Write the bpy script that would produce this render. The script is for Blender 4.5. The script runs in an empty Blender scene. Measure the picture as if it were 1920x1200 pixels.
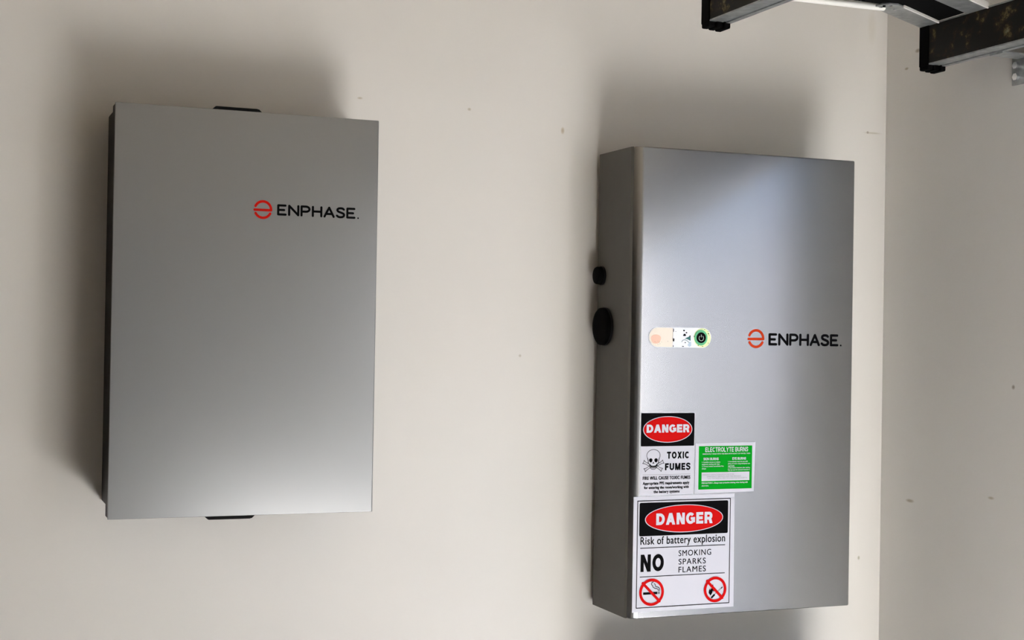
import bpy, bmesh, math, random
from mathutils import Vector, Matrix

random.seed(7)
scene = bpy.context.scene
C = scene.collection
PI = math.pi
Z0 = 1.15                      # height of the battery's underside above the floor

# ------------------------------------------------------------------ camera
cam_data = bpy.data.cameras.new('camera')
cam = bpy.data.objects.new('camera', cam_data)
C.objects.link(cam)
yaw, pitch, roll = 0.3775, 0.0093, 0.0165
fw = Vector((math.sin(yaw) * math.cos(pitch), math.cos(yaw) * math.cos(pitch), math.sin(pitch)))
rt = Vector((math.cos(yaw), -math.sin(yaw), 0))
up = rt.cross(fw)
r2 = math.cos(roll) * rt + math.sin(roll) * up
u2 = -math.sin(roll) * rt + math.cos(roll) * up
m = Matrix((r2, u2, -fw)).transposed().to_4x4()
m.translation = Vector((-1.3379, -2.8873, 0.5866 + Z0))
cam.matrix_world = m
cam_data.sensor_width = 36.0
cam_data.lens = 2722.33 / 1920 * 36
cam_data.clip_start = 0.02
scene.camera = cam

# ------------------------------------------------------------------ world, sun, exposure
vs = scene.view_settings
vs.view_transform = 'Standard'
vs.look = 'None'
vs.gamma = 1.0
vs.use_curve_mapping = False
vs.exposure = 3.82

world = bpy.data.worlds.new('world')
scene.world = world
world.use_nodes = True
wn = world.node_tree
wn.nodes.clear()
sky = wn.nodes.new('ShaderNodeTexSky')
sky.sky_type = 'NISHITA'
sky.sun_disc = False
sky.sun_elevation = math.radians(50)
sky.sun_rotation = math.radians(45)
bg = wn.nodes.new('ShaderNodeBackground')
bg.inputs['Strength'].default_value = 0.06
wo = wn.nodes.new('ShaderNodeOutputWorld')
wn.links.new(sky.outputs[0], bg.inputs[0])
wn.links.new(bg.outputs[0], wo.inputs[0])

sun_l = bpy.data.lights.new('sun', 'SUN')
sun_l.energy = 9.0
sun_l.angle = math.radians(0.6)
sun_l.color = (0.98, 0.985, 1.0)
sun = bpy.data.objects.new('sun', sun_l)
C.objects.link(sun)
sun.location = (6, -6, 9)
sun_dir = Vector((-0.50, -0.40, -1.0)).normalized()
sun.rotation_euler = sun_dir.to_track_quat('-Z', 'Y').to_euler()

# room extents
XL, XR, YF, H = -4.4, 0.7574, -4.9, 2.95
DY0, DY1, DH = -2.4, -0.72, 2.5        # side doorway in the right wall, out of the picture


# ------------------------------------------------------------------ materials
def new_mat(name):
    mt = bpy.data.materials.new(name)
    mt.use_nodes = True
    nt = mt.node_tree
    b = nt.nodes['Principled BSDF']
    return mt, nt, b


def mat(name, col, rough=0.5, metal=0.0, spec=0.5, noise=0.0, nscale=40.0, bump=0.0, bscale=200.0, emit=None, estr=0.0,
        coat=0.0):
    mt, nt, b = new_mat(name)
    b.inputs['Base Color'].default_value = (*col, 1)
    b.inputs['Roughness'].default_value = rough
    b.inputs['Metallic'].default_value = metal
    b.inputs['Specular IOR Level'].default_value = spec
    b.inputs['Coat Weight'].default_value = coat
    tc = nt.nodes.new('ShaderNodeTexCoord')
    if noise:
        n = nt.nodes.new('ShaderNodeTexNoise')
        n.inputs['Scale'].default_value = nscale
        n.inputs['Detail'].default_value = 4
        nt.links.new(tc.outputs['Object'], n.inputs['Vector'])
        r = nt.nodes.new('ShaderNodeValToRGB')
        r.color_ramp.elements[0].position = 0.3
        r.color_ramp.elements[1].position = 0.7
        r.color_ramp.elements[0].color = (*[c * (1 - noise) for c in col], 1)
        r.color_ramp.elements[1].color = (*[min(1, c * (1 + noise)) for c in col], 1)
        nt.links.new(n.outputs['Fac'], r.inputs['Fac'])
        nt.links.new(r.outputs['Color'], b.inputs['Base Color'])
    if bump:
        n2 = nt.nodes.new('ShaderNodeTexNoise')
        n2.inputs['Scale'].default_value = bscale
        n2.inputs['Detail'].default_value = 3
        nt.links.new(tc.outputs['Object'], n2.inputs['Vector'])
        bp = nt.nodes.new('ShaderNodeBump')
        bp.inputs['Strength'].default_value = bump
        bp.inputs['Distance'].default_value = 0.002
        nt.links.new(n2.outputs['Fac'], bp.inputs['Height'])
        nt.links.new(bp.outputs['Normal'], b.inputs['Normal'])
    if emit:
        b.inputs['Emission Color'].default_value = (*emit, 1)
        b.inputs['Emission Strength'].default_value = estr
    return mt


def wall_mat(name, col, marks):
    """painted wall with faint mottling and a few small scuffs at given object-space points (x, y, z, radius vector, tint)"""
    mt, nt, b = new_mat(name)
    b.inputs['Roughness'].default_value = 0.62
    b.inputs['Specular IOR Level'].default_value = 0.35
    L = nt.links
    tc = nt.nodes.new('ShaderNodeTexCoord')
    n = nt.nodes.new('ShaderNodeTexNoise')
    n.inputs['Scale'].default_value = 3.0
    n.inputs['Detail'].default_value = 6
    L.new(tc.outputs['Object'], n.inputs['Vector'])
    r = nt.nodes.new('ShaderNodeValToRGB')
    r.color_ramp.elements[0].position = 0.3
    r.color_ramp.elements[1].position = 0.75
    r.color_ramp.elements[0].color = (*[c * 0.97 for c in col], 1)
    r.color_ramp.elements[1].color = (*[min(1, c * 1.02) for c in col], 1)
    L.new(n.outputs['Fac'], r.inputs['Fac'])
    cur = r.outputs['Color']
    for (p, rad, tint) in marks:
        sub = nt.nodes.new('ShaderNodeVectorMath'); sub.operation = 'SUBTRACT'
        sub.inputs[1].default_value = p
        L.new(tc.outputs['Object'], sub.inputs[0])
        dv = nt.nodes.new('ShaderNodeVectorMath'); dv.operation = 'DIVIDE'
        dv.inputs[1].default_value = rad
        L.new(sub.outputs[0], dv.inputs[0])
        ln = nt.nodes.new('ShaderNodeVectorMath'); ln.operation = 'LENGTH'
        L.new(dv.outputs[0], ln.inputs[0])
        mr = nt.nodes.new('ShaderNodeMapRange')
        mr.inputs['From Min'].default_value = 0.35
        mr.inputs['From Max'].default_value = 1.0
        mr.inputs['To Min'].default_value = 1.0
        mr.inputs['To Max'].default_value = 0.0
        L.new(ln.outputs['Value'], mr.inputs['Value'])
        mx = nt.nodes.new('ShaderNodeMix'); mx.data_type = 'RGBA'
        L.new(mr.outputs['Result'], mx.inputs['Factor'])
        L.new(cur, mx.inputs['A'])
        mx.inputs['B'].default_value = (*[c * t for c, t in zip(col, tint)], 1)
        cur = mx.outputs['Result']
    L.new(cur, b.inputs['Base Color'])
    n2 = nt.nodes.new('ShaderNodeTexNoise')
    n2.inputs['Scale'].default_value = 90
    n2.inputs['Detail'].default_value = 4
    L.new(tc.outputs['Object'], n2.inputs['Vector'])
    bp = nt.nodes.new('ShaderNodeBump')
    bp.inputs['Strength'].default_value = 0.06
    bp.inputs['Distance'].default_value = 0.002
    L.new(n2.outputs['Fac'], bp.inputs['Height'])
    L.new(bp.outputs['Normal'], b.inputs['Normal'])
    return mt


WCOL = (0.73, 0.707, 0.675)
back_marks = [
    ((-0.0821, 0, 1.0286 + Z0), (0.005, 1, 0.009), (0.72, 0.64, 0.52)),
    ((-0.2981, 0, 1.0593 + Z0), (0.005, 1, 0.004), (0.72, 0.68, 0.6)),
    ((-0.5371, 0, 1.0651 + Z0), (0.007, 1, 0.003), (0.75, 0.7, 0.62)),
    ((-0.1733, 0, 0.5393 + Z0), (0.004, 1, 0.004), (0.75, 0.72, 0.66)),
    ((0.7200, 0, 1.0763 + Z0), (0.030, 1, 0.003), (0.8, 0.78, 0.72)),
    ((0.7060, 0, 1.0770 + Z0), (0.004, 1, 0.004), (0.55, 0.5, 0.45)),
    ((0.7139, 0, 1.3291 + Z0), (0.014, 1, 0.05), (0.93, 0.92, 0.89)),
    ((0.6976, 0, 0.0704 + Z0), (0.004, 1, 0.006), (0.6, 0.6, 0.5)),
]
right_marks = [
    ((XR, -0.1177, 1.2552 + Z0), (1, 0.012, 0.006), (0.55, 0.5, 0.42)),
    ((XR, -0.0768, 1.2200 + Z0), (1, 0.009, 0.004), (0.62, 0.56, 0.46)),
    ((XR, -0.4521, 0.4917 + Z0), (1, 0.006, 0.006), (0.5, 0.45, 0.4)),
    ((XR, -0.1113, 0.2160 + Z0), (1, 0.018, 0.005), (0.62, 0.56, 0.48)),
    ((XR, -0.3875, 0.2529 + Z0), (1, 0.012, 0.004), (0.7, 0.65, 0.55)),
]
M = {}
M['wall'] = wall_mat('cream_wall_paint', WCOL, back_marks)
M['wall_r'] = wall_mat('cream_wall_paint_side', WCOL, right_marks)
M['wall_dark'] = mat('dull_garage_lining', (0.06, 0.048, 0.035), 0.8, noise=0.15, nscale=3)
M['floor'] = mat('concrete_floor', (0.50, 0.485, 0.46), 0.75, noise=0.12, nscale=5, bump=0.2, bscale=60)
M['front'] = mat('front_lining', (0.62, 0.61, 0.59), 0.8, noise=0.05, nscale=3)
M['fence'] = mat('rendered_fence', (0.18, 0.18, 0.19), 0.8, noise=0.05, nscale=3)
M['asphalt'] = mat('grey_paving', (0.25, 0.25, 0.25), 0.85, noise=0.1, nscale=6)
M['ceiling'] = mat('dark_ceiling', (0.44, 0.37, 0.27), 0.8, noise=0.1, nscale=3)
M['silver_satin'] = mat('satin_silver_paint', (0.29, 0.295, 0.302), 0.36, 0.62, spec=0.2, noise=0.01, nscale=3)
M['silver'] = mat('brushed_silver_paint', (0.40, 0.405, 0.42), 0.27, 1.0, noise=0.01, nscale=3)
M['side_shade'] = mat('silver_side_darkened', (0.12, 0.115, 0.10), 0.5, spec=0.25, noise=0.04, nscale=20)  # silver cabinet sides, their shaded look put into a darker colour
M['black'] = mat('black_plastic', (0.003, 0.003, 0.0035), 0.42, spec=0.10)
M['bracket'] = mat('dark_mounting_metal', (0.006, 0.006, 0.007), 0.5, 0.0, spec=0.15)
M['ink'] = mat('black_ink', (0.003, 0.003, 0.0035), 0.6, spec=0.03)
M['grey_ink'] = mat('grey_ink', (0.30, 0.30, 0.32), 0.5)
M['white_vinyl'] = mat('white_vinyl', (0.56, 0.56, 0.625), 0.4, spec=0.4)
M['red'] = mat('red_ink', (0.52, 0.003, 0.003), 0.55, spec=0.06)
M['logo_red'] = mat('logo_red', (0.50, 0.008, 0.004), 0.55, spec=0.06)
M['logo_orange'] = mat('logo_orange', (0.55, 0.045, 0.010), 0.55, spec=0.06)
M['green'] = mat('green_ink', (0.0, 0.27, 0.010), 0.55, spec=0.05)
M['rail'] = None
M['galv'] = mat('galvanised_steel', (0.34, 0.355, 0.355), 0.42, 0.75, noise=0.22, nscale=55)
M['rubber'] = mat('black_rubber', (0.0025, 0.0025, 0.0025), 0.75, spec=0.03)
M['chrome'] = mat('bright_bolt', (0.75, 0.76, 0.78), 0.18, 1.0)
M['white_rod'] = mat('white_painted_rod', (0.80, 0.79, 0.75), 0.35)
M['lamp_warm'] = mat('lit_lens_cream', (0.80, 0.72, 0.62), 0.25, emit=(1.0, 0.93, 0.84), estr=0.004)
M['lamp_peach'] = mat('lit_lens_peach', (0.80, 0.50, 0.38), 0.25, emit=(1.0, 0.66, 0.52), estr=0.004)
M['lamp_white'] = mat('lit_lens_white', (0.80, 0.83, 0.90), 0.2, emit=(0.93, 0.96, 1.0), estr=0.004)
M['lamp_green'] = mat('lit_ring_green', (0.10, 0.45, 0.22), 0.3, emit=(0.1, 0.6, 0.28), estr=0.004)
M['lamp_lime'] = mat('lit_ring_lime', (0.75, 0.85, 0.45), 0.3, emit=(0.8, 1.0, 0.5), estr=0.004)
M['teal'] = mat('painted_teal_reflection', (0.03, 0.16, 0.15), 0.25)  # reflection in the glossy lens, painted as a teal patch
M['pale_blue'] = mat('painted_blue_reflection', (0.50, 0.62, 0.74), 0.25)  # pale reflection in the same lens, put in as colour
M['symbol'] = mat('pale_symbol', (0.55, 0.66, 0.60), 0.4)


def rail_mat():
    mt, nt, b = new_mat('weathered_black_rail')
    L = nt.links
    tc = nt.nodes.new('ShaderNodeTexCoord')
    mp = nt.nodes.new('ShaderNodeMapping')
    mp.inputs['Scale'].default_value = (1, 0.9, 1)
    L.new(tc.outputs['Object'], mp.inputs['Vector'])
    n = nt.nodes.new('ShaderNodeTexNoise')
    n.inputs['Scale'].default_value = 26
    n.inputs['Detail'].default_value = 8
    n.inputs['Roughness'].default_value = 0.68
    L.new(mp.outputs[0], n.inputs['Vector'])
    r = nt.nodes.new('ShaderNodeValToRGB')
    e = r.color_ramp.elements
    e[0].position = 0.50; e[0].color = (0.006, 0.005, 0.004, 1)
    e[1].position = 0.72; e[1].color = (0.30, 0.27, 0.17, 1)
    x = e.new(0.57); x.color = (0.018, 0.010, 0.004, 1)
    x = e.new(0.62); x.color = (0.10, 0.075, 0.03, 1)
    L.new(n.outputs['Fac'], r.inputs['Fac'])
    L.new(r.outputs['Color'], b.inputs['Base Color'])
    b.inputs['Roughness'].default_value = 0.6
    b.inputs['Specular IOR Level'].default_value = 0.25
    return mt


M['rail'] = rail_mat()


# ------------------------------------------------------------------ helpers
def obj(name, bm, mt, parent=None, smooth=False):
    me = bpy.data.meshes.new(name)
    bm.normal_update()
    bm.to_mesh(me)
    bm.free()
    me.materials.append(M[mt])
    if smooth:
        for p in me.polygons:
            p.use_smooth = True
    o = bpy.data.objects.new(name, me)
    C.objects.link(o)
    if parent is not None:
        o.parent = parent
    return o


def thing(name, label, cat, loc=(0, 0, 0), group=None):
    o = bpy.data.objects.new(name, None)
    o.empty_display_size = 0.1
    C.objects.link(o)
    o.location = loc
    o['label'] = label
    o['category'] = cat
    if group:
        o['group'] = group
    return o


def struct(name, bm, mt, parent=None):
    o = obj(name, bm, mt, parent)
    o['kind'] = 'structure'
    return o


def add_box(bm, x0, x1, y0, y1, z0, z1):
    v = [bm.verts.new(p) for p in ((x0, y0, z0), (x1, y0, z0), (x1, y1, z0), (x0, y1, z0),
                                   (x0, y0, z1), (x1, y0, z1), (x1, y1, z1), (x0, y1, z1))]
    for f in ((0, 3, 2, 1), (4, 5, 6, 7), (0, 1, 5, 4), (1, 2, 6, 5), (2, 3, 7, 6), (3, 0, 4, 7)):
        bm.faces.new([v[i] for i in f])
    return v


def box(x0, x1, y0, y1, z0, z1, bev=0.0, seg=2):
    bm = bmesh.new()
    add_box(bm, x0, x1, y0, y1, z0, z1)
    if bev:
        bmesh.ops.bevel(bm, geom=bm.edges[:], offset=bev, segments=seg, affect='EDGES', profile=0.5)
    return bm


def prism(pts, axis, a, b, bev=0.0, seg=2):
    """extrude a 2-D outline along an axis ('x': pts are (y, z), 'y': (x, z), 'z': (x, y)) from a to b"""
    bm = bmesh.new()

    def mk(p, t):
        return {'x': (t, p[0], p[1]), 'y': (p[0], t, p[1]), 'z': (p[0], p[1], t)}[axis]
    lo = [bm.verts.new(mk(p, a)) for p in pts]
    hi = [bm.verts.new(mk(p, b)) for p in pts]
    n = len(pts)
    caps = [bm.faces.new(lo), bm.faces.new(hi)]
    for i in range(n):
        bm.faces.new((lo[i], lo[(i + 1) % n], hi[(i + 1) % n], hi[i]))
    bmesh.ops.recalc_face_normals(bm, faces=bm.faces[:])
    if bev:
        ed = list({e for f in caps for e in f.edges})
        bmesh.ops.bevel(bm, geom=ed, offset=bev, segments=seg, affect='EDGES', profile=0.5)
    return bm


def arc(cx, cy, r, a0, a1, n):
    return [(cx + r * math.cos(math.radians(a0 + (a1 - a0) * i / n)),
             cy + r * math.sin(math.radians(a0 + (a1 - a0) * i / n))) for i in range(n + 1)]


def ell(cx, cy, rx, ry, n=40, a0=0, a1=360):
    full = abs(a1 - a0) >= 360
    k = n if full else n + 1
    return [(cx + rx * math.cos(math.radians(a0 + (a1 - a0) * i / n)),
             cy + ry * math.sin(math.radians(a0 + (a1 - a0) * i / n))) for i in range(k)]


# flat print: everything lies in an x-z plane facing -y
def fill(bm, pts, y):
    if sum(pts[i][0] * pts[(i + 1) % len(pts)][1] - pts[(i + 1) % len(pts)][0] * pts[i][1] for i in range(len(pts))) < 0:
        pts = pts[::-1]
    vs_ = [bm.verts.new((p[0], y, p[1])) for p in pts]
    f = bm.faces.new(vs_)
    bmesh.ops.triangulate(bm, faces=[f])


_layer = [0]


def stroke(bm, pts, w, y, closed=False, cap=True):
    """round-ended ribbon of width w; corners sharper than 60 degrees start a new ribbon a hair in front"""
    h = w / 2
    pts = [p for i, p in enumerate(pts) if i == 0 or math.hypot(p[0] - pts[i - 1][0], p[1] - pts[i - 1][1]) > 1e-7]
    if not closed:
        for i in range(1, len(pts) - 1):
            a = Vector((pts[i][0] - pts[i - 1][0], pts[i][1] - pts[i - 1][1]))
            b = Vector((pts[i + 1][0] - pts[i][0], pts[i + 1][1] - pts[i][1]))
            if a.angle(b) > math.radians(60):
                stroke(bm, pts[:i + 1], w, y, False, cap)
                stroke(bm, pts[i:], w, y, False, cap)
                return
    _layer[0] = (_layer[0] + 1) % 4
    y = y - _layer[0] * 0.00004
    n = len(pts)
    rows = []
    for i in range(n):
        pa = pts[i - 1] if (i > 0 or closed) else None
        pb = pts[(i + 1) % n] if (i < n - 1 or closed) else None
        d0 = Vector((pts[i][0] - pa[0], pts[i][1] - pa[1])).normalized() if pa else None
        d1 = Vector((pb[0] - pts[i][0], pb[1] - pts[i][1])).normalized() if pb else None
        t = ((d0 or d1) + (d1 or d0)).normalized()
        k = h / max(0.5, t.dot(d1 or d0))
        nx, nz = -t.y * k, t.x * k
        rows.append((bm.verts.new((pts[i][0] - nx, y, pts[i][1] - nz)), bm.verts.new((pts[i][0] + nx, y, pts[i][1] + nz)), t))
    for i in range(n if closed else n - 1):
        a, b = rows[i], rows[(i + 1) % n]
        bm.faces.new((a[0], b[0], b[1], a[1]))
    if cap and not closed:
        for (i, sg) in ((0, -1), (n - 1, 1)):
            v0, v1, t = rows[i]
            ang = math.atan2(t.y, t.x)
            mid = [bm.verts.new((pts[i][0] + h * math.cos(ang + sg * a), y, pts[i][1] + sg * 0 + h * math.sin(ang + sg * a)))
                   if sg > 0 else bm.verts.new((pts[i][0] - h * math.cos(ang + a), y, pts[i][1] - h * math.sin(ang + a)))
                   for a in (-PI / 3, -PI / 6, 0, PI / 6, PI / 3)]
            bm.faces.new([v0] + mid + [v1] if sg > 0 else [v1] + mid + [v0])


def rect(bm, x0, x1, z0, z1, y, r=0.0):
    if r:
        pts = arc(x1 - r, z1 - r, r, 0, 90, 4) + arc(x0 + r, z1 - r, r, 90, 180, 4) + arc(x0 + r, z0 + r, r, 180, 270, 4) + arc(x1 - r, z0 + r, r, 270, 360, 4)
    else:
        pts = [(x0, z0), (x1, z0), (x1, z1), (x0, z1)]
    fill(bm, pts, y)


def text_mesh(s, offset=0.0, spacing=1.0, shear=0.0):
    cu = bpy.data.curves.new('lettering', 'FONT')
    cu.body = s
    cu.offset = offset
    cu.space_character = spacing
    cu.shear = shear
    cu.resolution_u = 4
    o = bpy.data.objects.new('lettering', cu)
    C.objects.link(o)
    dg = bpy.context.evaluated_depsgraph_get()
    me = bpy.data.meshes.new_from_object(o.evaluated_get(dg))
    bpy.data.objects.remove(o)
    bpy.data.curves.remove(cu)
    return me


def put_text(bm, s, x0, x1, z0, z1, y, offset=0.0, spacing=1.0, bold=0.0):
    """lay the string so that its ink fills the rectangle x0..x1, z0..z1"""
    if bold:
        b = bold
        for k, (dx, dz) in enumerate(((-1, 0.5), (1, 0.5), (-1, -0.5), (1, -0.5), (0, 0))):
            put_text(bm, s, x0 + b + dx * b, x1 - b + dx * b, z0 + b * 0.5 + dz * b, z1 - b * 0.5 + dz * b, y - k * 0.00003, offset, spacing)
        return
    me = text_mesh(s, offset, spacing)
    xs = [v.co.x for v in me.vertices]
    ys = [v.co.y for v in me.vertices]
    ax, bx, ay, by = min(xs), max(xs), min(ys), max(ys)
    vs_ = [bm.verts.new((x0 + (v.co.x - ax) / (bx - ax) * (x1 - x0), y, z0 + (v.co.y - ay) / (by - ay) * (z1 - z0))) for v in me.vertices]
    for p in me.polygons:
        try:
            f = bm.faces.new([vs_[i] for i in p.vertices])
        except ValueError:
            pass
    bpy.data.meshes.remove(me)


def heavy_text(bm, s, x0, x1, z0, z1, y, t=0.2, gap=0.10):
    """heavy grotesque capitals drawn from bars, slants and arcs; t is the stroke's share of the height"""
    q = t / 2
    hw = t * 1.08
    shapes = {
        'A': (0.86, [('d', 0, 0, 0.43 - hw / 2, 1), ('d', 0.86 - hw, 0, 0.43 - hw / 2, 1), ('h', 0.21, 0.22, 0.64, 0.85)]),
        'B': (0.72, [('v', 0, 0, 1), ('h', 1 - t, 0, 0.42, 1), ('h', 0.5 - q, 0, 0.44, 1), ('h', 0, 0, 0.44, 1),
                     ('a', 0.42, 0.75 - q / 2, 0.25 - q / 2, 0.25 - q / 2, -90, 90), ('a', 0.44, 0.25 + q / 2, 0.28 - q, 0.25 - q / 2, -90, 90)]),
        'C': (0.80, [('a', 0.42, 0.5, 0.42 - q, 0.5 - q, 42, 318)]),
        'D': (0.78, [('v', 0, 0, 1), ('h', 1 - t, 0, 0.34, 1), ('h', 0, 0, 0.34, 1), ('a', 0.34, 0.5, 0.44 - q, 0.5 - q, -90, 90)]),
        'E': (0.66, [('v', 0, 0, 1), ('h', 1 - t, 0, 0.65, 1), ('h', 0.5 - q, 0, 0.60, 1), ('h', 0, 0, 0.66, 1)]),
        'F': (0.62, [('v', 0, 0, 1), ('h', 1 - t, 0, 0.62, 1), ('h', 0.49 - q, 0, 0.55, 1)]),
        'G': (0.84, [('a', 0.42, 0.5, 0.42 - q, 0.5 - q, 42, 325), ('h', 0.36, 0.44, 0.84, 0.9), ('v', 0.84 - t, 0.14, 0.5)]),
        'I': (t, [('v', 0, 0, 1)]),
        'L': (0.62, [('v', 0, 0, 1), ('h', 0, 0, 0.62, 1)]),
        'M': (0.92, [('v', 0, 0, 1), ('v', 0.92 - t, 0, 1), ('d', 0.46 - hw * 0.5, 0, 0.02, 1), ('d', 0.46 - hw * 0.5, 0, 0.90 - hw, 1)]),
        'N': (0.76, [('v', 0, 0, 1), ('v', 0.76 - t, 0, 1), ('d', 0.75 - hw, 0, 0.01, 1)]),
        'O': (0.86, [('o', 0.43, 0.5, 0.43 - q, 0.5 - q)]),
        'R': (0.76, [('v', 0, 0, 1), ('h', 1 - t, 0, 0.44, 1), ('h', 0.44 - q, 0, 0.44, 1), ('a', 0.43, 0.72 - q / 2, 0.31 - q, 0.28 - q / 2, -90, 90), ('d', 0.76 - hw, 0, 0.36, 0.45)]),
        'S': (0.70, [('p', [(0.62, 0.73), (0.57, 0.84), (0.46, 0.90), (0.33, 0.91), (0.19, 0.88), (0.11, 0.80), (0.10, 0.70), (0.16, 0.61), (0.30, 0.55),
                            (0.45, 0.50), (0.56, 0.43), (0.60, 0.32), (0.57, 0.20), (0.47, 0.12), (0.34, 0.09), (0.21, 0.11), (0.12, 0.18), (0.08, 0.29)])]),
        'T': (0.72, [('h', 1 - t, 0, 0.72, 1), ('v', 0.36 - q, 0, 1)]),
        'U': (0.76, [('v', 0, 0.34, 1), ('v', 0.76 - t, 0.34, 1), ('a', 0.38, 0.36, 0.38 - q, 0.36 - q, 180, 360)]),
        'X': (0.80, [('d', 0, 0, 0.80 - hw, 1), ('d', 0.80 - hw, 0, 0, 1)]),
        'Y': (0.80, [('v', 0.40 - q, 0, 0.5), ('d', 0.40 - hw / 2, 0.40, 0, 1), ('d', 0.40 - hw / 2, 0.40, 0.80 - hw, 1)]),
    }
    adv = [shapes[c][0] if c != ' ' else 0.22 for c in s]
    tot = sum(adv) + gap * (len(s) - 1)
    kx, kz = (x1 - x0) / tot, z1 - z0
    cx = 0.0
    lay = 0

    def poly(pts):
        nonlocal lay
        lay = (lay + 1) % 5
        fill(bm, [(x0 + (cx + p[0]) * kx, z0 + p[1] * kz) for p in pts], y - lay * 0.00004)

    def band(mid, closed=False):
        # ribbon of thickness t measured in letter units
        n = len(mid)
        L, Rr = [], []
        for i in range(n):
            a = mid[i - 1] if (i > 0 or closed) else mid[i]
            b = mid[(i + 1) % n] if (i < n - 1 or closed) else mid[i]
            d = math.hypot(b[0] - a[0], b[1] - a[1])
            nx, nz = -(b[1] - a[1]) / d * q, (b[0] - a[0]) / d * q
            L.append((mid[i][0] + nx, mid[i][1] + nz)); Rr.append((mid[i][0] - nx, mid[i][1] - nz))
        for i in range(n if closed else n - 1):
            j = (i + 1) % n
            yy = y - lay * 0.00004
            fs = [(x0 + (cx + p[0]) * kx, z0 + p[1] * kz) for p in (L[i], L[j], Rr[j], Rr[i])]
            fill(bm, fs, yy)
    for c, wd in zip(s, adv):
        if c != ' ':
            for sh in shapes[c][1]:
                k = sh[0]
                if k == 'v':
                    poly([(sh[1], sh[2]), (sh[1] + t, sh[2]), (sh[1] + t, sh[3]), (sh[1], sh[3])])
                elif k == 'h':
                    poly([(sh[2], sh[1]), (sh[3], sh[1]), (sh[3], sh[1] + t * sh[4]), (sh[2], sh[1] + t * sh[4])])
                elif k == 'd':
                    poly([(sh[1], sh[2]), (sh[1] + hw, sh[2]), (sh[3] + hw, sh[4]), (sh[3], sh[4])])
                else:
                    lay = (lay + 1) % 5
                    if k == 'a':
                        band(ell(sh[1], sh[2], sh[3], sh[4], 18, sh[5], sh[6]))
                    elif k == 'o':
                        band(ell(sh[1], sh[2], sh[3], sh[4], 28), True)
                    else:
                        band(sh[1])
        cx += wd + gap


def flat(name, mt, parent, fn):
    bm = bmesh.new()
    fn(bm)
    return obj(name, bm, mt, parent)


# ------------------------------------------------------------------ the room
T = 0.12
struct('floor', box(XL - T, XR + T, YF - T, T, -0.1, 0), 'floor')
struct('ceiling', box(XL - T, XR + T, YF - T, T, H, H + 0.1), 'ceiling')
struct('wall_back', box(XL - T, XR + T, 0, T, 0, H), 'wall')
bm = bmesh.new()
add_box(bm, XR, XR + T, DY1, 0, 0, H)
add_box(bm, XR, XR + T, YF - T, DY0, 0, H)
add_box(bm, XR, XR + T, DY0, DY1, DH, H)
struct('wall_right', bm, 'wall_r')
struct('wall_left', box(XL - T, XL, YF - T, 0, 0, H), 'wall_dark')
struct('wall_front', box(XL, XR, YF - T, YF, 0, H), 'front')
board = struct('added_dark_board', box(-4.25, -0.85, YF + 0.0005, YF + 0.03, 0, 2.3), 'wall_dark')  # unseen dark board, added to deepen the shadow left of the controller
for k in range(4):
    obj('panel', box(-4.2, -0.9, YF + 0.0305, YF + 0.045, 0.04 + k * 0.56, 0.04 + k * 0.56 + 0.53, 0.004), 'wall_dark', board)
struct('driveway', box(XR + T, 2.3, -8, 4, -0.12, -0.02), 'asphalt')
struct('wall_outside', box(2.3, 2.42, -8, 4, -0.12, 3.3), 'fence')

# ------------------------------------------------------------------ lettering of the maker's mark
GL = {  # strokes in a cell of height 1
    'E': (0.62, [[(0.58, 1), (0, 1), (0, 0), (0.6, 0)], [(0, 0.5), (0.48, 0.5)]]),
    'N': (0.74, [[(0, 0), (0, 1), (0.74, 0), (0.74, 1)]]),
    'P': (0.66, [[(0, 0), (0, 1), (0.36, 1)] + [(0.36 + 0.29 * math.sin(a * PI / 8), 0.715 + 0.285 * math.cos(a * PI / 8)) for a in range(1, 8)] + [(0.36, 0.43), (0, 0.43)]]),
    'H': (0.70, [[(0, 0), (0, 1)], [(0.70, 0), (0.70, 1)], [(0, 0.5), (0.70, 0.5)]]),
    'A': (0.76, [[(0, 0), (0.38, 1), (0.76, 0)], [(0.15, 0.3), (0.61, 0.3)]]),
    'S': (0.60, [[(0.57, 0.87), (0.48, 0.97), (0.33, 1.0), (0.16, 0.98), (0.05, 0.89), (0.03, 0.76), (0.09, 0.64), (0.22, 0.56),
                  (0.40, 0.48), (0.54, 0.40), (0.60, 0.28), (0.57, 0.12), (0.45, 0.02), (0.28, -0.01), (0.12, 0.03), (0.0, 0.15)]]),
}


def wordmark(bm, s, x0, x1, z0, z1, w, y):
    gap = 0.27
    tot = sum(GL[c][0] for c in s) + gap * (len(s) - 1)
    X0, X1, Zb, Zt = x0 + w / 2, x1 - w / 2, z0 + w / 2, z1 - w / 2
    k = (X1 - X0) / tot
    cx = 0
    for c in s:
        wd, st = GL[c]
        for ln in st:
            stroke(bm, [(X0 + (cx + p[0]) * k, Zb + p[1] * (Zt - Zb)) for p in ln], w, y)
        cx += wd + gap


def maker_logo(parent, ex, ez, er, tx0, tx1, tz0, tz1, y, red):
    w = er * 0.27
    r = er - w / 2
    lg = flat('logo', red, parent, lambda bm: (
        stroke(bm, ell(ex, ez, r, r, 26, 156, 0) + [(ex + r, ez - w * 0.15), (ex - r * 1.02, ez - w * 0.15)], w, y),
        stroke(bm, ell(ex, ez, r, r, 18, 207, 333), w, y)))
    lg['label'] = 'round split emblem with the word ENPHASE'
    h = tz1 - tz0
    flat('lettering', 'ink', lg, lambda bm: wordmark(bm, 'ENPHASE', tx0, tx1, tz0, tz1, h * 0.20, y))
    flat('registered_mark', 'ink', lg, lambda bm: fill(bm, ell(tx1 + h * 0.22, tz0 + h * 0.08, h * 0.075, h * 0.075, 12), y))
    return lg


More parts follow.
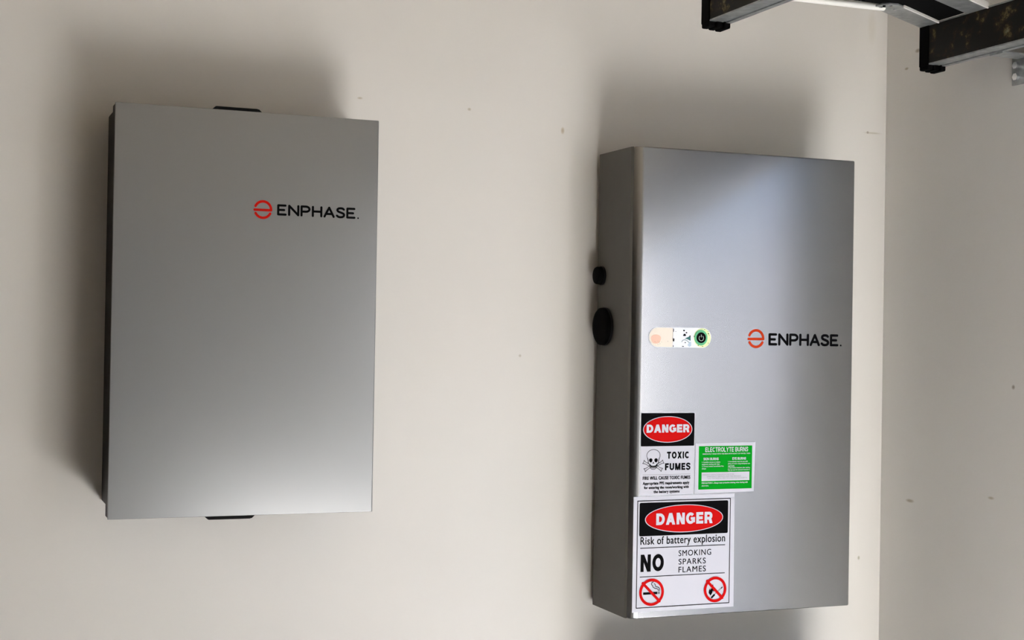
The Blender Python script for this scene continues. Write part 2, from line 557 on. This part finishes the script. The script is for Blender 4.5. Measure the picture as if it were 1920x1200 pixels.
# ------------------------------------------------------------------ battery cabinet
BW, BH, BD = 0.5414, 0.98, 0.188


def cabinet_shell(w, h, d, back, rl, rr, bev, a0=180):
    first = [(0, -back)] if a0 == 180 else [(rl * 0.6, -back)]
    pts = first + arc(rl, -d + rl, rl, a0, 270, 8) + arc(w - rr, -d + rr, rr, 270, 360, 6) + [(w, -back)]
    bm = prism(pts, 'z', 0, h, bev, 3)
    return bm


def smooth_by_angle(o, ang=40):
    me = o.data
    for p in me.polygons:
        p.use_smooth = True
    bm = bmesh.new()
    bm.from_mesh(me)
    for e in bm.edges:
        if len(e.link_faces) == 2 and e.calc_face_angle(0) > math.radians(ang):
            e.smooth = False
    bm.to_mesh(me)
    bm.free()


def battery(loc, label, group=None):
    t = thing('battery_cabinet', label, 'battery', loc, group)
    cv = obj('front_cover', cabinet_shell(BW, BH, BD, BD - 0.0215, 0.024, 0.004, 0.003, 212), 'silver', t)
    smooth_by_angle(cv)
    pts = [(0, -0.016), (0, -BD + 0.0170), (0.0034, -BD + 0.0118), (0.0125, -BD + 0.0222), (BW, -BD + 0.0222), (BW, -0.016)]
    obj('body', prism(pts, 'z', 0.0, BH, 0.0012), 'side_shade', t)
    obj('mounting_plate', box(0.03, BW - 0.03, -0.0155, -0.0005, 0.03, BH - 0.03), 'bracket', t)
    return t


bat = battery((0, 0, Z0), 'silver wall battery cabinet plastered with danger stickers, next to the corner', 'battery cabinets')


def plug(parent, name, yc, zc, r, ln, lab):
    bm = bmesh.new()
    prof = [(0.0, 0.92), (ln * 0.75, 0.92), (ln * 0.92, 0.86), (ln, 0.70)]
    n = 32
    rings = []
    for (dx, k) in prof:
        rings.append([bm.verts.new((-dx - 0.0002, yc + r * k / 0.92 * math.cos(2 * PI * i / n), zc + r * k / 0.92 * math.sin(2 * PI * i / n))) for i in range(n)])
    for a, b_ in zip(rings[:-1], rings[1:]):
        for i in range(n):
            bm.faces.new((a[i], a[(i + 1) % n], b_[(i + 1) % n], b_[i]))
    bm.faces.new(rings[-1])
    bm.faces.new(rings[0][::-1])
    bmesh.ops.recalc_face_normals(bm, faces=bm.faces[:])
    o = obj(name, bm, 'rubber', parent)
    smooth_by_angle(o, 35)
    o['label'] = lab
    return o


g = plug(bat, 'cable_gland', -0.0385, 0.715, 0.0190, 0.016, 'small round black cable gland')
obj('gland_ring', prism(ell(-0.0385, 0.715, 0.0205, 0.0205, 28), 'x', -0.004, -0.0001), 'bracket', g)
g = plug(bat, 'conduit_plug', -0.0575, 0.605, 0.0400, 0.014, 'large round black conduit plug')
obj('plug_rim', prism(ell(-0.0575, 0.605, 0.0410, 0.0410, 36), 'x', -0.0045, -0.0001), 'bracket', g)

FY = -BD - 0.0004          # face of the front
maker_logo(bat, 0.2955, 0.5843, 0.0205, 0.3265, 0.5045, 0.5700, 0.5965, FY, 'logo_orange')

# status light: a lit pill with the power button at its right end
px0, px1, pz0, pz1 = 0.0381, 0.1856, 0.5630, 0.6050
pr = (pz1 - pz0) / 2
pzc = (pz0 + pz1) / 2
pill_pts = arc(px1 - pr, pzc, pr, -90, 90, 16) + arc(px0 + pr, pzc, pr, 90, 270, 16)
pill = obj('status_light', prism(pill_pts, 'y', -BD - 0.0012, -BD + 0.001), 'lamp_white', bat)
pill['label'] = 'lit pill shaped status light with a green ringed power button'
PY = -BD - 0.0015
flat('warm_lens', 'lamp_warm', pill, lambda bm: fill(bm, arc(px0 + pr, pzc, pr - 0.0008, 90, 270, 16) + [(0.0935, pz0 + 0.0008), (0.0945, 0.573), (0.0930, 0.580), (0.0950, 0.588), (0.0935, pz1 - 0.0008)], PY))
flat('glow_spot', 'lamp_peach', pill, lambda bm: fill(bm, [(0.0545 + 0.0115 * math.cos(a) * (1 + 0.08 * math.sin(3 * a)), 0.5800 + 0.0105 * math.sin(a) * (1 + 0.1 * math.cos(2 * a))) for a in [2 * PI * i / 24 for i in range(24)]], PY - 0.0003))


def flecks(bm):
    rnd = random.Random(3)
    y = PY - 0.0003

    def blob(cx, cz, rx, rz, n=9):
        fill(bm, [(cx + rx * math.cos(2 * PI * i / n) * rnd.uniform(0.55, 1.1), cz + rz * math.sin(2 * PI * i / n) * rnd.uniform(0.55, 1.1)) for i in range(n)], y)
    blob(0.1220, 0.5895, 0.0042, 0.0032)
    blob(0.1262, 0.5945, 0.0022, 0.0016)
    blob(0.1200, 0.5990, 0.0026, 0.0018)
    blob(0.1345, 0.5870, 0.0016, 0.0022)
    blob(0.1185, 0.5655, 0.0028, 0.0014)
    blob(0.1235, 0.5735, 0.0016, 0.0014)
    blob(0.0960, 0.5790, 0.0020, 0.0050)
    blob(0.0955, 0.5985, 0.0012, 0.0050)
    blob(0.0953, 0.5660, 0.0010, 0.0030)
    blob(0.1010, 0.5965, 0.0016, 0.0005)
    for _ in range(16):
        a = rnd.uniform(0, 2 * PI)
        rr_ = rnd.uniform(0.0165, 0.0198)
        blob(0.1635 + rr_ * math.cos(a), 0.5840 + rr_ * math.sin(a), 0.0011, 0.0010, 6)
    for _ in range(10):
        blob(rnd.uniform(0.052, 0.09), rnd.uniform(0.566, 0.577), 0.0009, 0.0004, 6)


flat('teal_patch', 'teal', pill, lambda bm: (fill(bm, [(0.1225, 0.5820), (0.1335, 0.5868), (0.1362, 0.5850), (0.1362, 0.5775), (0.1290, 0.5805)], PY - 0.0002),
                                             stroke(bm, [(0.1150, 0.5750), (0.1180, 0.5785), (0.1230, 0.5795), (0.1290, 0.5770), (0.1330, 0.5730)], 0.0010, PY - 0.0002)))
flat('blue_patch', 'pale_blue', pill, lambda bm: fill(bm, [(0.1290, 0.5685), (0.1335, 0.5755), (0.1375, 0.5750), (0.1375, 0.5665), (0.1330, 0.5645)], PY - 0.0002))
bx_, bz_ = 0.1605, 0.5843
flat('lime_ring', 'lamp_lime', pill, lambda bm: fill(bm, ell(0.1640, 0.5840, 0.0205, 0.0203, 36), PY - 0.0001))
flat('fleck', 'ink', pill, flecks)
btn = obj('power_button', prism(ell(bx_, bz_, 0.0155, 0.0165, 36), 'y', -BD - 0.0030, -BD - 0.0005, 0.0006), 'lamp_green', pill)
flat('button_cap', 'ink', pill, lambda bm: fill(bm, ell(bx_, bz_, 0.0113, 0.0113, 32), -BD - 0.0033))
flat('power_symbol', 'symbol', pill, lambda bm: (stroke(bm, ell(bx_, bz_ - 0.001, 0.0055, 0.0055, 18, 130, 410), 0.0010, -BD - 0.0036),
                                                 stroke(bm, [(bx_, bz_ + 0.0015), (bx_, bz_ + 0.0062)], 0.0012, -BD - 0.0036)))


# stickers -----------------------------------------------------------------
def sticker(name, pts, y, lab):
    o = obj(name, prism(pts, 'y', y, -BD + 0.0002), 'white_vinyl', bat)
    o['label'] = lab
    return o


S = -BD - 0.0006
i1, i2, i3 = S - 0.0003, S - 0.0006, S - 0.0009

# 1: toxic fumes
s1 = sticker('toxic_fumes_sticker', [(0.0229, 0.2550), (0.1492, 0.2556), (0.1500, 0.4270), (0.0232, 0.4270)], S, 'black, red and white danger sticker with a skull, TOXIC FUMES')
flat('header_panel', 'ink', s1, lambda bm: rect(bm, 0.0238, 0.1490, 0.3570, 0.4258, i1, 0.002))
flat('oval_rim', 'white_vinyl', s1, lambda bm: fill(bm, ell(0.0860, 0.3918, 0.0578, 0.0276, 48), i2))
flat('oval', 'red', s1, lambda bm: fill(bm, ell(0.0860, 0.3918, 0.0562, 0.0262, 48), i3))
flat('lettering', 'white_vinyl', s1, lambda bm: heavy_text(bm, 'DANGER', 0.0362, 0.1366, 0.3853, 0.4022, i3 - 0.0003, 0.26, 0.09))


for (tx, xa, xb, za, zb, bo) in (
        ('TOXIC', 0.0850, 0.1376, 0.3306, 0.3452, 0.0008), ('FUMES', 0.0808, 0.1405, 0.3066, 0.3212, 0.0008),
        ('FIRE WILL CAUSE TOXIC FUMES', 0.0294, 0.1408, 0.2874, 0.2946, 0.0003),
        ('Appropriate PPE requirements apply', 0.0296, 0.1388, 0.2752, 0.2832, 0.0003),
        ('for entering the room/working with', 0.0325, 0.1376, 0.2666, 0.2742, 0.0003),
        ('the battery systems', 0.0549, 0.1160, 0.2577, 0.2654, 0.0003)):
    flat('lettering', 'ink', s1, lambda bm: heavy_text(bm, tx, xa, xb, za, zb, i1, 0.25 if bo > 0.0005 else 0.17, 0.14) if tx.isupper() and 'W' not in tx else put_text(bm, tx, xa, xb, za, zb, i1, 0.01, 1.08, bo))
flat('rule', 'grey_ink', s1, lambda bm: rect(bm, 0.0294, 0.1408, 0.2974, 0.2982, i1))


def skull(bm):
    cx, cz = 0.0535, 0.3300
    y = i1
    w = 0.0011
    # crossed bones (outlined)
    for (ax, az, bx, bz) in ((0.0320, 0.3240, 0.0455, 0.3175), (0.0750, 0.3240, 0.0615, 0.3175), (0.0350, 0.3085, 0.0465, 0.3150), (0.0720, 0.3085, 0.0605, 0.3150)):
        d = math.hypot(bx - ax, bz - az)
        ux, uz = (bx - ax) / d, (bz - az) / d
        nx, nz = -uz, ux
        h = 0.0024

        def P(a, b_):
            return (ax + ux * a + nx * b_, az + uz * a + nz * b_)
        stroke(bm, [P(d, h * 0.8), P(0.003, h * 0.8), P(-0.002, h * 1.55), P(-0.001, 0), P(-0.002, -h * 1.55), P(0.003, -h * 0.8), P(d, -h * 0.8)], w, y)
    # cranium
    stroke(bm, ell(cx, 0.3380, 0.0155, 0.0122, 28, -28, 208), w, y)
    stroke(bm, [(cx - 0.0137, 0.3325), (cx - 0.0120, 0.3270), (cx - 0.0122, 0.3225), (cx - 0.0085, 0.3190)], w * 1.5, y)
    stroke(bm, [(cx + 0.0137, 0.3325), (cx + 0.0120, 0.3270), (cx + 0.0122, 0.3225), (cx + 0.0085, 0.3190)], w * 1.5, y)
    # eyes, nose
    for s in (-1, 1):
        fill(bm, [(cx + s * (0.0061 + 0.0040 * math.cos(a)), 0.3286 + 0.0041 * math.sin(a) * (1.25 if math.sin(a) < 0 else 0.85)) for a in [2 * PI * i / 16 for i in range(16)]], y)
    fill(bm, [(cx, 0.3252), (cx + 0.0028, 0.3206), (cx + 0.0008, 0.3216), (cx, 0.3206), (cx - 0.0008, 0.3216), (cx - 0.0028, 0.3206)], y)
    # jaw and teeth
    stroke(bm, [(cx - 0.0085, 0.3190), (cx - 0.0082, 0.3135), (cx - 0.0045, 0.3100), (cx, 0.3092), (cx + 0.0045, 0.3100), (cx + 0.0082, 0.3135), (cx + 0.0085, 0.3190)], w, y)
    stroke(bm, [(cx - 0.0082, 0.3182), (cx - 0.0055, 0.3158), (cx, 0.3150), (cx + 0.0055, 0.3158), (cx + 0.0082, 0.3182)], w * 2.4, y)
    stroke(bm, [(cx - 0.0068, 0.3165), (cx - 0.0060, 0.3132), (cx, 0.3122), (cx + 0.0060, 0.3132), (cx + 0.0068, 0.3165)], w * 1.2, y)
    for k in (-0.0040, -0.0014, 0.0014, 0.0040):
        stroke(bm, [(cx + k, 0.3152), (cx + k, 0.3126)], w * 0.9, y)


flat('skull_pictogram', 'ink', s1, skull)

# 2: electrolyte burns
s2 = sticker('electrolyte_burns_sticker', [(0.1517, 0.2558), (0.2952, 0.2577), (0.2973, 0.3627), (0.1524, 0.3612)], S - 0.0001, 'green and white first aid sticker headed ELECTROLYTE BURNS')
flat('green_panel', 'green', s2, lambda bm: rect(bm, 0.1603, 0.2897, 0.2642, 0.3557, i1))


def line(*a):
    flat('lettering', 'white_vinyl', s2, lambda bm: put_text(bm, *a))


if True:
    flat('lettering', 'white_vinyl', s2, lambda bm: heavy_text(bm, 'ELECTROLYTE BURNS', 0.1756, 0.2795, 0.3433, 0.3530, i2, 0.18, 0.12))
    line('IMMEDIATELY WASH WITH THE SKIN WITH PLENTY OF WATER, THEN', 0.1694, 0.2846, 0.3372, 0.3403, i2, 0.015)
    line('SKIN BURNS', 0.1716, 0.2080, 0.3258, 0.3312, i2, 0.03)
    line('EYE BURNS', 0.2414, 0.2746, 0.3258, 0.3312, i2, 0.03)
    for i, (s, x1) in enumerate((('1. Carefully remove or release', 0.2120), ('equipment, clothing with clean', 0.2105), ('2. Contact medical immediately if to', 0.2200), ('of hours', 0.1780))):
        line(s, 0.1680, x1, 0.3196 - i * 0.0044, 0.3232 - i * 0.0044, i2, 0.012)
    for i, (s, x1) in enumerate((('1. Immediately wash the eye with', 0.2790), ('plenty of water using emergency eye', 0.2845), ('wash bottle', 0.2465), ('2. Get medical treatment, after washing', 0.2845), ('Rest eye open for advanced treatment to', 0.2845), ('a doctor', 0.2415))):
        line(s, 0.2310, x1, 0.3200 - i * 0.0044, 0.3236 - i * 0.0044, i2, 0.012)
    line('PRECAUTION 1. Always wear protective clothing when dealing with', 0.1682, 0.2795, 0.2752, 0.2794, i2, 0.018)
    line('electrolyte.', 0.1682, 0.1850, 0.2698, 0.2738, i2, 0.018)


flat('white_panel', 'white_vinyl', s2, lambda bm: rect(bm, 0.1677, 0.2834, 0.2820, 0.3001, i2))


def small_print(bm):
    put_text(bm, 'EMERGENCY CONTACTS DIALLING IN CASE OF FIRE', 0.1700, 0.2455, 0.2938, 0.2968, i3, 0.0)
    put_text(bm, 'EMERGENCY SERVICES AND FIRE BRIGADE', 0.1805, 0.2625, 0.2896, 0.2926, i3, 0.0)
    put_text(bm, 'CALL FOR MEDICAL HELP TO A DOCTOR OR HOSPITAL', 0.1820, 0.2785, 0.2856, 0.2886, i3, 0.0)


flat('small_print', 'grey_ink', s2, small_print)

# 3: risk of battery explosion
s3 = sticker('battery_explosion_sticker', [(0.0094, 0.0137), (0.2495, 0.0139), (0.2482, 0.2543), (0.0094, 0.2526)], S - 0.0002, 'large white danger sticker, Risk of battery explosion, no smoking sparks flames')
i1 -= 0.0002
i2 -= 0.0002
i3 -= 0.0002


def border(bm):
    w = 0.0013
    for (a, b_, c, d) in ((0.0179, 0.2390, 0.2431, 0.2449), (0.0179, 0.2390, 0.0218, 0.0236), (0.0179, 0.0197, 0.0236, 0.2431), (0.2372, 0.2390, 0.0236, 0.2431)):
        rect(bm, a, b_, c, d, i1)


flat('border', 'ink', s3, border)
flat('header_panel', 'ink', s3, lambda bm: rect(bm, 0.0231, 0.2328, 0.1708, 0.2401, i1, 0.003))
flat('oval_rim', 'white_vinyl', s3, lambda bm: fill(bm, ell(0.1283, 0.2050, 0.0925, 0.0292, 56), i2))
flat('oval', 'red', s3, lambda bm: fill(bm, ell(0.1283, 0.2050, 0.0908, 0.0277, 56), i3))
flat('lettering', 'white_vinyl', s3, lambda bm: heavy_text(bm, 'DANGER', 0.0617, 0.1950, 0.1930, 0.2172, i3 - 0.0003, 0.25, 0.12))


for (tx, xa, xb, za, zb, sp, bo) in (
        ('Risk of battery explosion', 0.0262, 0.2266, 0.1478, 0.1694, 1.08, 0.0003),
        ('NO', 0.0274, 0.0814, 0.0970, 0.1328, 1.12, 0.0017),
        ('SMOKING', 0.1158, 0.1934, 0.1262, 0.1386, 1.15, 0.00015), ('SPARKS', 0.1160, 0.1808, 0.1085, 0.1207, 1.15, 0.00015),
        ('FLAMES', 0.1162, 0.1812, 0.0918, 0.1040, 1.15, 0.00015)):
    flat('lettering', 'ink', s3, lambda bm: heavy_text(bm, tx, xa, xb, za, zb, i1, 0.235, 0.12) if tx == 'NO' else put_text(bm, tx, xa, xb, za, zb, i1, 0.0, sp, bo))
flat('rule', 'ink', s3, lambda bm: rect(bm, 0.0260, 0.2268, 0.1453, 0.1469, i1))
flat('rule', 'ink', s3, lambda bm: rect(bm, 0.0258, 0.2270, 0.0858, 0.0874, i1))


def ban(bm, cx, cz, rx, rz):
    stroke(bm, ell(cx, cz, rx - 0.0030, rz - 0.0030, 40), 0.0060, i3, True)
    k = 0.72
    stroke(bm, [(cx - rx * k, cz + rz * k * 0.95), (cx + rx * k * 0.9, cz - rz * k * 0.95)], 0.0058, i3)


NS = (0.0537, 0.0540)
NF = (0.2040, 0.0525)


def cigarette(bm):
    cx, cz = NS
    rect(bm, cx - 0.0195, cx + 0.0135, cz - 0.0045, cz + 0.0005, i2)
    rect(bm, cx + 0.0150, cx + 0.0163, cz - 0.0045, cz + 0.0005, i2)
    rect(bm, cx + 0.0176, cx + 0.0189, cz - 0.0045, cz + 0.0005, i2)
    stroke(bm, [(cx + 0.0183, cz + 0.002), (cx + 0.0185, cz + 0.006), (cx + 0.0165, cz + 0.0095), (cx + 0.0115, cz + 0.0105), (cx + 0.0085, cz + 0.0125), (cx + 0.0085, cz + 0.0155), (cx + 0.0055, cz + 0.0180)], 0.0013, i2)
    stroke(bm, [(cx + 0.0157, cz + 0.002), (cx + 0.0155, cz + 0.0050), (cx + 0.0125, cz + 0.0068), (cx + 0.0070, cz + 0.0080), (cx + 0.0030, cz + 0.0105), (cx + 0.0025, cz + 0.0130), (cx - 0.0005, cz + 0.0160), (cx + 0.0005, cz + 0.0195), (cx + 0.0040, cz + 0.0215)], 0.0013, i2)


def flame(bm):
    cx, cz = NF
    fill(bm, [(cx - 0.0110, cz - 0.0125), (cx - 0.0150, cz - 0.0070), (cx - 0.0145, cz - 0.0010), (cx - 0.0115, cz + 0.0040), (cx - 0.0120, cz - 0.0010), (cx - 0.0070, cz + 0.0050),
              (cx - 0.0055, cz + 0.0120), (cx - 0.0035, cz + 0.0060), (cx - 0.0015, cz - 0.0010), (cx - 0.0030, cz - 0.0060), (cx - 0.0050, cz - 0.0020), (cx - 0.0072, cz - 0.0080), (cx - 0.0085, cz - 0.0030)], i2)
    stroke(bm, [(cx - 0.0075, cz - 0.0165), (cx - 0.0020, cz - 0.0115)], 0.0042, i2)
    stroke(bm, [(cx + 0.0150, cz + 0.0020), (cx + 0.0170, cz + 0.0040)], 0.0022, i2)


flat('cigarette_pictogram', 'ink', s3, cigarette)
flat('flame_pictogram', 'ink', s3, flame)
flat('match_stick', 'grey_ink', s3, lambda bm: stroke(bm, [(NF[0] + 0.0010, NF[1] - 0.0085), (NF[0] + 0.0140, NF[1] + 0.0015)], 0.0030, i2))
flat('prohibition_ring', 'red', s3, lambda bm: ban(bm, NS[0], NS[1], 0.0288, 0.0284))
flat('prohibition_ring', 'red', s3, lambda bm: ban(bm, NF[0], NF[1], 0.0272, 0.0272))

# a second cabinet hangs below the first, its top just under the picture's edge
low = battery((0, 0, Z0 - 0.12 - BH), 'plain silver cabinet hanging right below the one with danger stickers', 'battery cabinets')

# ------------------------------------------------------------------ controller cabinet (left)
LX, LZ, LW, LH, LD = -1.0404, 0.2343, 0.5017, 0.7646, 0.15
ctl = thing('controller_cabinet', 'wide silver wall cabinet without stickers, black sided, alone on the left', 'electrical box', (LX, 0, LZ + Z0))
cv = obj('cover', cabinet_shell(LW, LH, LD, LD - 0.006, 0.001, 0.0035, 0.0012), 'silver_satin', ctl)
smooth_by_angle(cv)
obj('door_frame', box(0.0006, LW - 0.0015, -LD + 0.0062, -LD + 0.045, 0.0015, LH - 0.0012, 0.001), 'black', ctl)
bd = obj('body', box(0.004, LW - 0.016, -LD + 0.0470, -0.0005, 0.018, LH - 0.006, 0.003), 'black', ctl)
obj('gasket', box(0.003, LW - 0.012, -LD + 0.0452, -LD + 0.0468, 0.006, LH - 0.003), 'rubber', ctl)


def latch(z0, z1, lab):
    # wide at the cover's rim, narrower away from it, with a lip
    y0, y1 = -LD + 0.001, -LD + 0.024
    pts = [(0.1765, z0), (0.2715, z0), (0.2650, z1), (0.1825, z1)]
    o = obj('latch', prism(pts, 'y', y0, y1, 0.001), 'black', ctl)
    s = 1 if z1 > z0 else -1
    obj('latch_lip', prism([(0.1830, z1), (0.2640, z1), (0.2625, z1 + s * 0.0012), (0.1845, z1 + s * 0.0012)], 'y', y0 + 0.004, y1 - 0.004), 'bracket', o)
    o['label'] = lab
    return o


latch(LH - 0.0005, LH + 0.0052, 'black latch on top edge of cover')
latch(0.0005, -0.0055, 'black latch on bottom edge of cover')
maker_logo(ctl, 0.2753, 0.5798, 0.0180, 0.3025, 0.4572, 0.5700, 0.5915, -LD - 0.0004, 'logo_red')

# ------------------------------------------------------------------ stepladder stored overhead by the right wall
lad = thing('stepladder', 'weathered black and grey metal stepladder stored overhead, feet towards the wall', 'ladder', (0.38, -0.3, 1.165 + Z0))
OX, OY, OZ = lad.location


def L_(x, y, z):
    return (x - OX, y - OY, z + Z0 - OZ)


def lbox(x0, x1, y0, y1, z0, z1, bev=0.0):
    a, b_ = L_(x0, y0, z0), L_(x1, y1, z1)
    return box(a[0], b_[0], a[1], b_[1], a[2], b_[2], bev)


YE = -2.0     # far (camera-side) end of the rails, above and beside the photographer


def rail(xw, y0, z0, hgt, fl):
    """channel rail: dark web facing left with grey flanges turned right"""
    r = obj('rail', lbox(xw, xw + 0.004, YE, y0, z0 + 0.003, z0 + hgt - 0.003), 'rail', lad)
    obj('flange', lbox(xw - 0.001, xw + fl, YE, y0 - 0.012, z0, z0 + 0.003), 'galv', r)
    obj('flange_lip', lbox(xw + fl - 0.012, xw + fl, YE, y0 - 0.012, z0 - 0.0025, z0), 'galv', r)
    obj('flange', lbox(xw - 0.001, xw + fl, YE, y0 - 0.012, z0 + hgt - 0.003, z0 + hgt), 'galv', r)
    # rubber foot: a boot around the end with three treads under it
    f = obj('foot', lbox(xw - 0.003, xw + fl * 0.75, y0 - 0.026, y0 + 0.006, z0 - 0.002, z0 + hgt + 0.002, 0.002), 'rubber', lad)
    for k in range(3):
        bm = lbox(xw - 0.002 + k * fl * 0.34, xw - 0.002 + (k + 0.86) * fl * 0.34 + 0.002, y0 - 0.024 - 0.005 * k, y0 + 0.006, z0 - 0.010 - 0.0015 * k, z0 + 0.002, 0.003)
        obj('tread', bm, 'rubber', f)
    return r


RZ, LZr = 1.185, 1.213
rail(0.654, -0.268, RZ, 0.088, 0.040)
rail(0.078, -0.330, LZr, 0.095, 0.044)


def strip(name, mt, a, b_, wdt, thk, z, lip=0.0, holes=()):
    """flat bar in the ladder's plane from a to b with a turned-up lip along its right-hand edge"""
    ax, ay = a
    bx, by = b_
    d = math.hypot(bx - ax, by - ay)
    ux, uy = (bx - ax) / d, (by - ay) / d
    nx, ny = -uy, ux
    h = wdt / 2

    def q(s, t):
        return (ax + ux * s + nx * t - OX, ay + uy * s + ny * t - OY)
    zl = z + Z0 - OZ
    pts = [q(0.004, -h), q(d, -h), q(d, h), q(0.004, h), q(-0.012, h * 0.55), q(-0.016, 0), q(-0.012, -h * 0.55)]
    o = obj(name, prism(pts, 'z', zl, zl + thk), mt, lad)
    if lip:
        obj('turned_edge', prism([q(0.03, -h - 0.003), q(d, -h - 0.003), q(d, -h + 0.0005), q(0.03, -h + 0.0005)], 'z', zl - 0.001, zl + lip), 'white_rod', o)
    for (s, t, r) in holes:
        c = q(s, t)
        obj('rivet', prism(ell(c[0], c[1], r, r, 12), 'z', zl - 0.0025, zl), 'chrome' if r > 0.0035 else 'rubber', o)
    return o


strip('brace', 'galv', (0.458, -0.405), (0.672, -0.283), 0.052, 0.003, 1.270, 0.012, ((0.0, 0.010, 0.004), (0.0, -0.012, 0.004), (0.018, 0.018, 0.003), (0.035, -0.005, 0.004), (-0.006, 0.0, 0.003)))
strip('brace', 'galv', (0.440, -0.562), (0.672, -0.440), 0.055, 0.003, 1.270, 0.012, ((0.03, 0.010, 0.004),))
# the white bar that ties the left rail to the first brace
a, b_ = L_(0.084, -0.376, 1.272), L_(0.468, -0.386, 1.272)
bm = bmesh.new()
n = 16
for i in range(2):
    pass
ra = [bm.verts.new((a[0], a[1] + 0.007 * math.cos(2 * PI * i / n), a[2] + 0.007 * math.sin(2 * PI * i / n))) for i in range(n)]
rb = [bm.verts.new((b_[0], b_[1] + 0.007 * math.cos(2 * PI * i / n), b_[2] + 0.007 * math.sin(2 * PI * i / n))) for i in range(n)]
for i in range(n):
    bm.faces.new((ra[i], ra[(i + 1) % n], rb[(i + 1) % n], rb[i]))
bm.faces.new(ra); bm.faces.new(rb)
bmesh.ops.recalc_face_normals(bm, faces=bm.faces[:])
rod = obj('tie_bar', bm, 'white_rod', lad)
smooth_by_angle(rod)
rod['label'] = 'white painted tie bar'
backing_pts = [(0.335, -0.408), (0.455, -0.402), (0.652, -0.297), (0.652, -0.470), (0.420, -0.600)]
obj('dark_backing', prism([(x - OX, y - OY) for x, y in backing_pts], 'z', 1.2740 + Z0 - OZ, 1.2790 + Z0 - OZ), 'rubber', lad)  # black sheet added for the dark rear parts and shadow behind the braces
# steps between the rails, further out
for k, yy in enumerate((-0.62, -0.92, -1.22, -1.52, -1.82)):
    obj('step', lbox(0.083, 0.654, yy - 0.075, yy, 1.262, 1.270), 'galv', lad)
# dark rear frame folded flat on top
for xr in (0.20, 0.55):
    obj('rear_rail', lbox(xr, xr + 0.03, YE, -0.40, 1.310, 1.345), 'rubber', lad)
obj('rear_crossbar', lbox(0.2305, 0.5495, -0.50, -0.415, 1.314, 1.340), 'rubber', lad)


# wall brackets that carry the ladder
def wall_bracket(y, label, x0):
    w = thing('wall_bracket', label, 'bracket', (XR, y, 1.165 + Z0))
    zt = RZ - 0.003 - 1.165
    obj('arm', box(x0 - XR, -0.004, -0.02, 0.02, zt - 0.004, zt), 'galv', w)
    obj('wall_plate', box(-0.004, -0.0003, -0.035, 0.035, zt - 0.058, zt + 0.004), 'galv', w)
    for dz in (-0.018, -0.042):
        for dy in (-0.018, 0.018):
            obj('bolt', prism(ell(dy, zt + dz, 0.008, 0.008, 6), 'x', -0.012, -0.0042), 'chrome', w)
    return w


wall_bracket(-0.475, 'galvanised bracket with bright bolts on right wall under the stepladder', 0.682)

print('camera', cam.matrix_world.translation)
